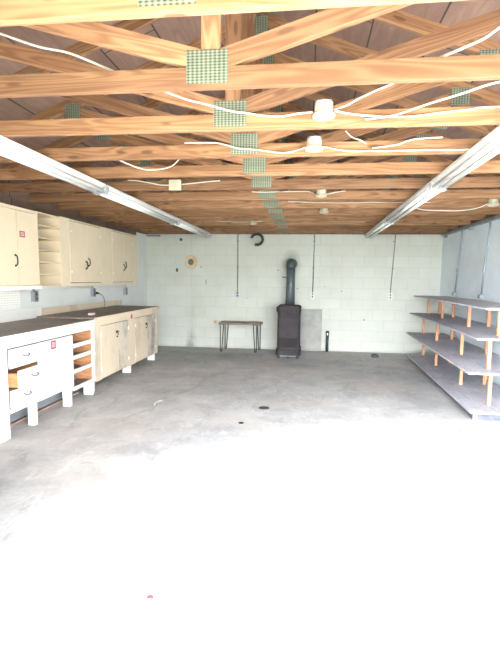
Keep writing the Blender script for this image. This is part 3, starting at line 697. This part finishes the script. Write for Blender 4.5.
one(MB().prism([(-.16, D-.055, .002), (.265, D-.055, .002), (.265, D-.012, .808), (-.16, D-.012, .808)], (0, .010, 0)), 'cement_board', 'panel', (.05, D-.03, 0), 'grey cement board leaning on back wall beside the stove', 'board')
t = thing('capped_pipe', (.375, 9.13, 0), 'short dark pipe standing on floor beside the grey board', 'pipe')
MB().tube([(.376, 9.13, 0), (.376, 9.13, .365)], .028, 16).build('pipe', 'blue_post', t)
MB().lathe([(.033, .355), (.034, .385), (.028, .40)], (.376, 9.13, 0), 'z', 16).build('cap', 'dark_hole', t)
MB().box(.366, .386, 9.094, 9.101, .32, .36, .002).build('painted_shine', 'white_plastic', t)  # white patch near the top, the pipe's shine put in as colour
t = thing('floor_cleanout', (1.215, 8.60, 0), 'small dark floor box near the back wall left of the shelves', 'floor fitting')
MB().box(1.155, 1.277, 8.57, 8.69, 0, .045, .006).build('box_body', 'dark_hole', t)
MB().lathe([(.045, .045), (.04, .06)], (1.216, 8.63, 0), 'z', 16).build('cap', 'black_iron', t)

# small table with hairpin legs
t = thing('side_table', (-1.27, 8.93, 0), 'small wooden table on black hairpin legs by the back wall', 'table')
MB().box(-1.675, -.87, 8.70, 9.12, .520, .552, .006).build('tabletop', 'table_wood', t)
for x, y, s in ((-1.615, 8.735, 1), (-1.585, 9.085, 1), (-.980, 8.735, -1), (-.945, 9.085, -1)):
    w = .034; bx = x - .012*s
    g = MB().tube(smooth_path([(x-w, y, .516), (x-w*.85, y, .42), (bx-.014, y, .03), (bx-.006, y, .009), (bx+.006, y, .009), (bx+.014, y, .03), (x+w*.85, y, .42), (x+w, y, .516)], 5), .0085, 8)
    g.box(x-w-.012, x+w+.012, y-.018, y+.018, .514, .5195); g.build('leg', 'black_iron', t)

# ------------------------------------------------------------------ right wall: wireway and drops
t = thing('wireway', (XR, 6.5, 2.2), 'grey metal wireway running along the top of the right wall', 'wireway')
MB().box(XR-.055, XR-.001, 2.6, 9.12, 2.188, 2.232, .003).build('trough', 'conduit_light', t)
for y in (8.9, 7.55, 6.2, 4.8): MB().box(XR-.062, XR-.001, y, y+.03, 2.150, 2.190, .003).build('bracket', 'conduit', t)
for y, yb, lb in ((8.05, 8.22, 'conduit on the right wall nearest the back corner, dropping behind the shelf'), (6.85, 7.0, 'conduit on the right wall nearest the camera, dropping behind the shelf')):
    t = thing('conduit_drop', (XR, yb, 1.15), lb, 'electrical conduit', 'conduit drops on the right wall')
    MB().tube([(XR-.016, y, 2.187), (XR-.016, y, 2.05), (XR-.016, y+.11, 1.55), (XR-.016, yb, 1.20)], .0125, 10).build('pipe', 'conduit_light', t)
    MB().lathe([(.018, -.03), (.018, .03)], (XR-.019, y+.105, 1.56), 'z', 12).build('coupling', 'conduit_light', t)
    MB().box(XR-.05, XR-.001, yb-.03, yb+.045, 1.145, 1.20, .004).build('outlet_box', 'conduit_light', t)

# ------------------------------------------------------------------ tiered shelving by the right wall
YN, YF = 4.86, 8.52
t = thing('tiered_shelf', (2.05, 6.7, 0), 'stepped four-level plywood shelf on wooden posts along the right wall', 'shelf')
def deck(xn, xf, z, th, name, y0=YN, y1=YF):
    return MB().prism([(xn, y0, z-th), (XR-.06, y0, z-th), (XR-.06, y1, z-th), (xf, y1, z-th)], (0, 0, th)).build(name, 'shelf', t)
deck(1.625, 1.735, .095, .018, 'base_deck', 4.80, 8.60)
bs = MB().prism([(1.672, 4.86, 0), (XR-.06, 4.86, 0), (XR-.06, 8.5, 0), (1.82, 8.5, 0)], (0, 0, .076)).build('base', 'stone', t); bs['label'] = 'blue-grey stone base'
MB().box(1.668, 1.70, 4.822, 4.858, 0, .076, .003).build('base_corner_block', 'white_paint', t)
TIER = [(.095, .462), (.48, .807), (.825, 1.107)]
deck(1.600, 1.720, .48, .018, 'shelf'); deck(1.662, 1.765, .825, .018, 'shelf'); deck(1.728, 1.812, 1.125, .018, 'shelf')
FXS = [(2.0, 1.953, 1.916, 1.898), (1.985, 1.945, 1.90, 1.87), (2.045, 2.005, 1.964, 1.947)]
for (z0, z1), xs in zip(TIER, FXS):
    for y, x in zip((8.42, 7.40, 6.08, 5.10), xs):
        MB().box(x-.018, x+.018, y-.018, y+.018, z0+.0005, z1-.0005, .003).build('post', 'post', t)
    for y in (8.40, 7.62, 6.16, 5.12):
        MB().box(2.205, 2.245, y-.018, y+.018, z0+.0005, z1-.0005, .003).build('post', 'post', t)

# ------------------------------------------------------------------ small things on the floor
t = thing('floor_drain', (-.446, 4.94, 0), 'round dark drain cover in the middle of the concrete floor', 'drain')
MB().lathe([(.058, 0.0003), (.058, .003), (.050, .004)], (-.446, 4.94, 0), 'z', 28).build('cover', 'dark_hole', t)
one(MB().lathe([(.026, .0003), (.026, .004)], (-.615, 4.374, 0), 'z', 16), 'floor_plug', 'black_iron', (-.615, 4.374, 0), 'tiny black plug in the floor nearer than the drain cover', 'plug')
arc = [(-1.60+.05*math.cos(a), 4.93+.12*math.sin(a), .005) for a in [math.radians(110+i*12) for i in range(11)]]
one(MB().tube(arc, .0045, 7), 'bent_strip', 'white_plastic', (-1.65, 4.93, 0), 'thin white curved strip lying on floor by the bench', 'strip')
one(MB().lathe([(.016, .0003), (.017, .004), (.014, .008)], (-.65, 1.838, 0), 'z', 16), 'bottle_cap', 'cap_red', (-.65, 1.838, 0), 'tiny red cap on the bright floor near the camera', 'bottle cap')
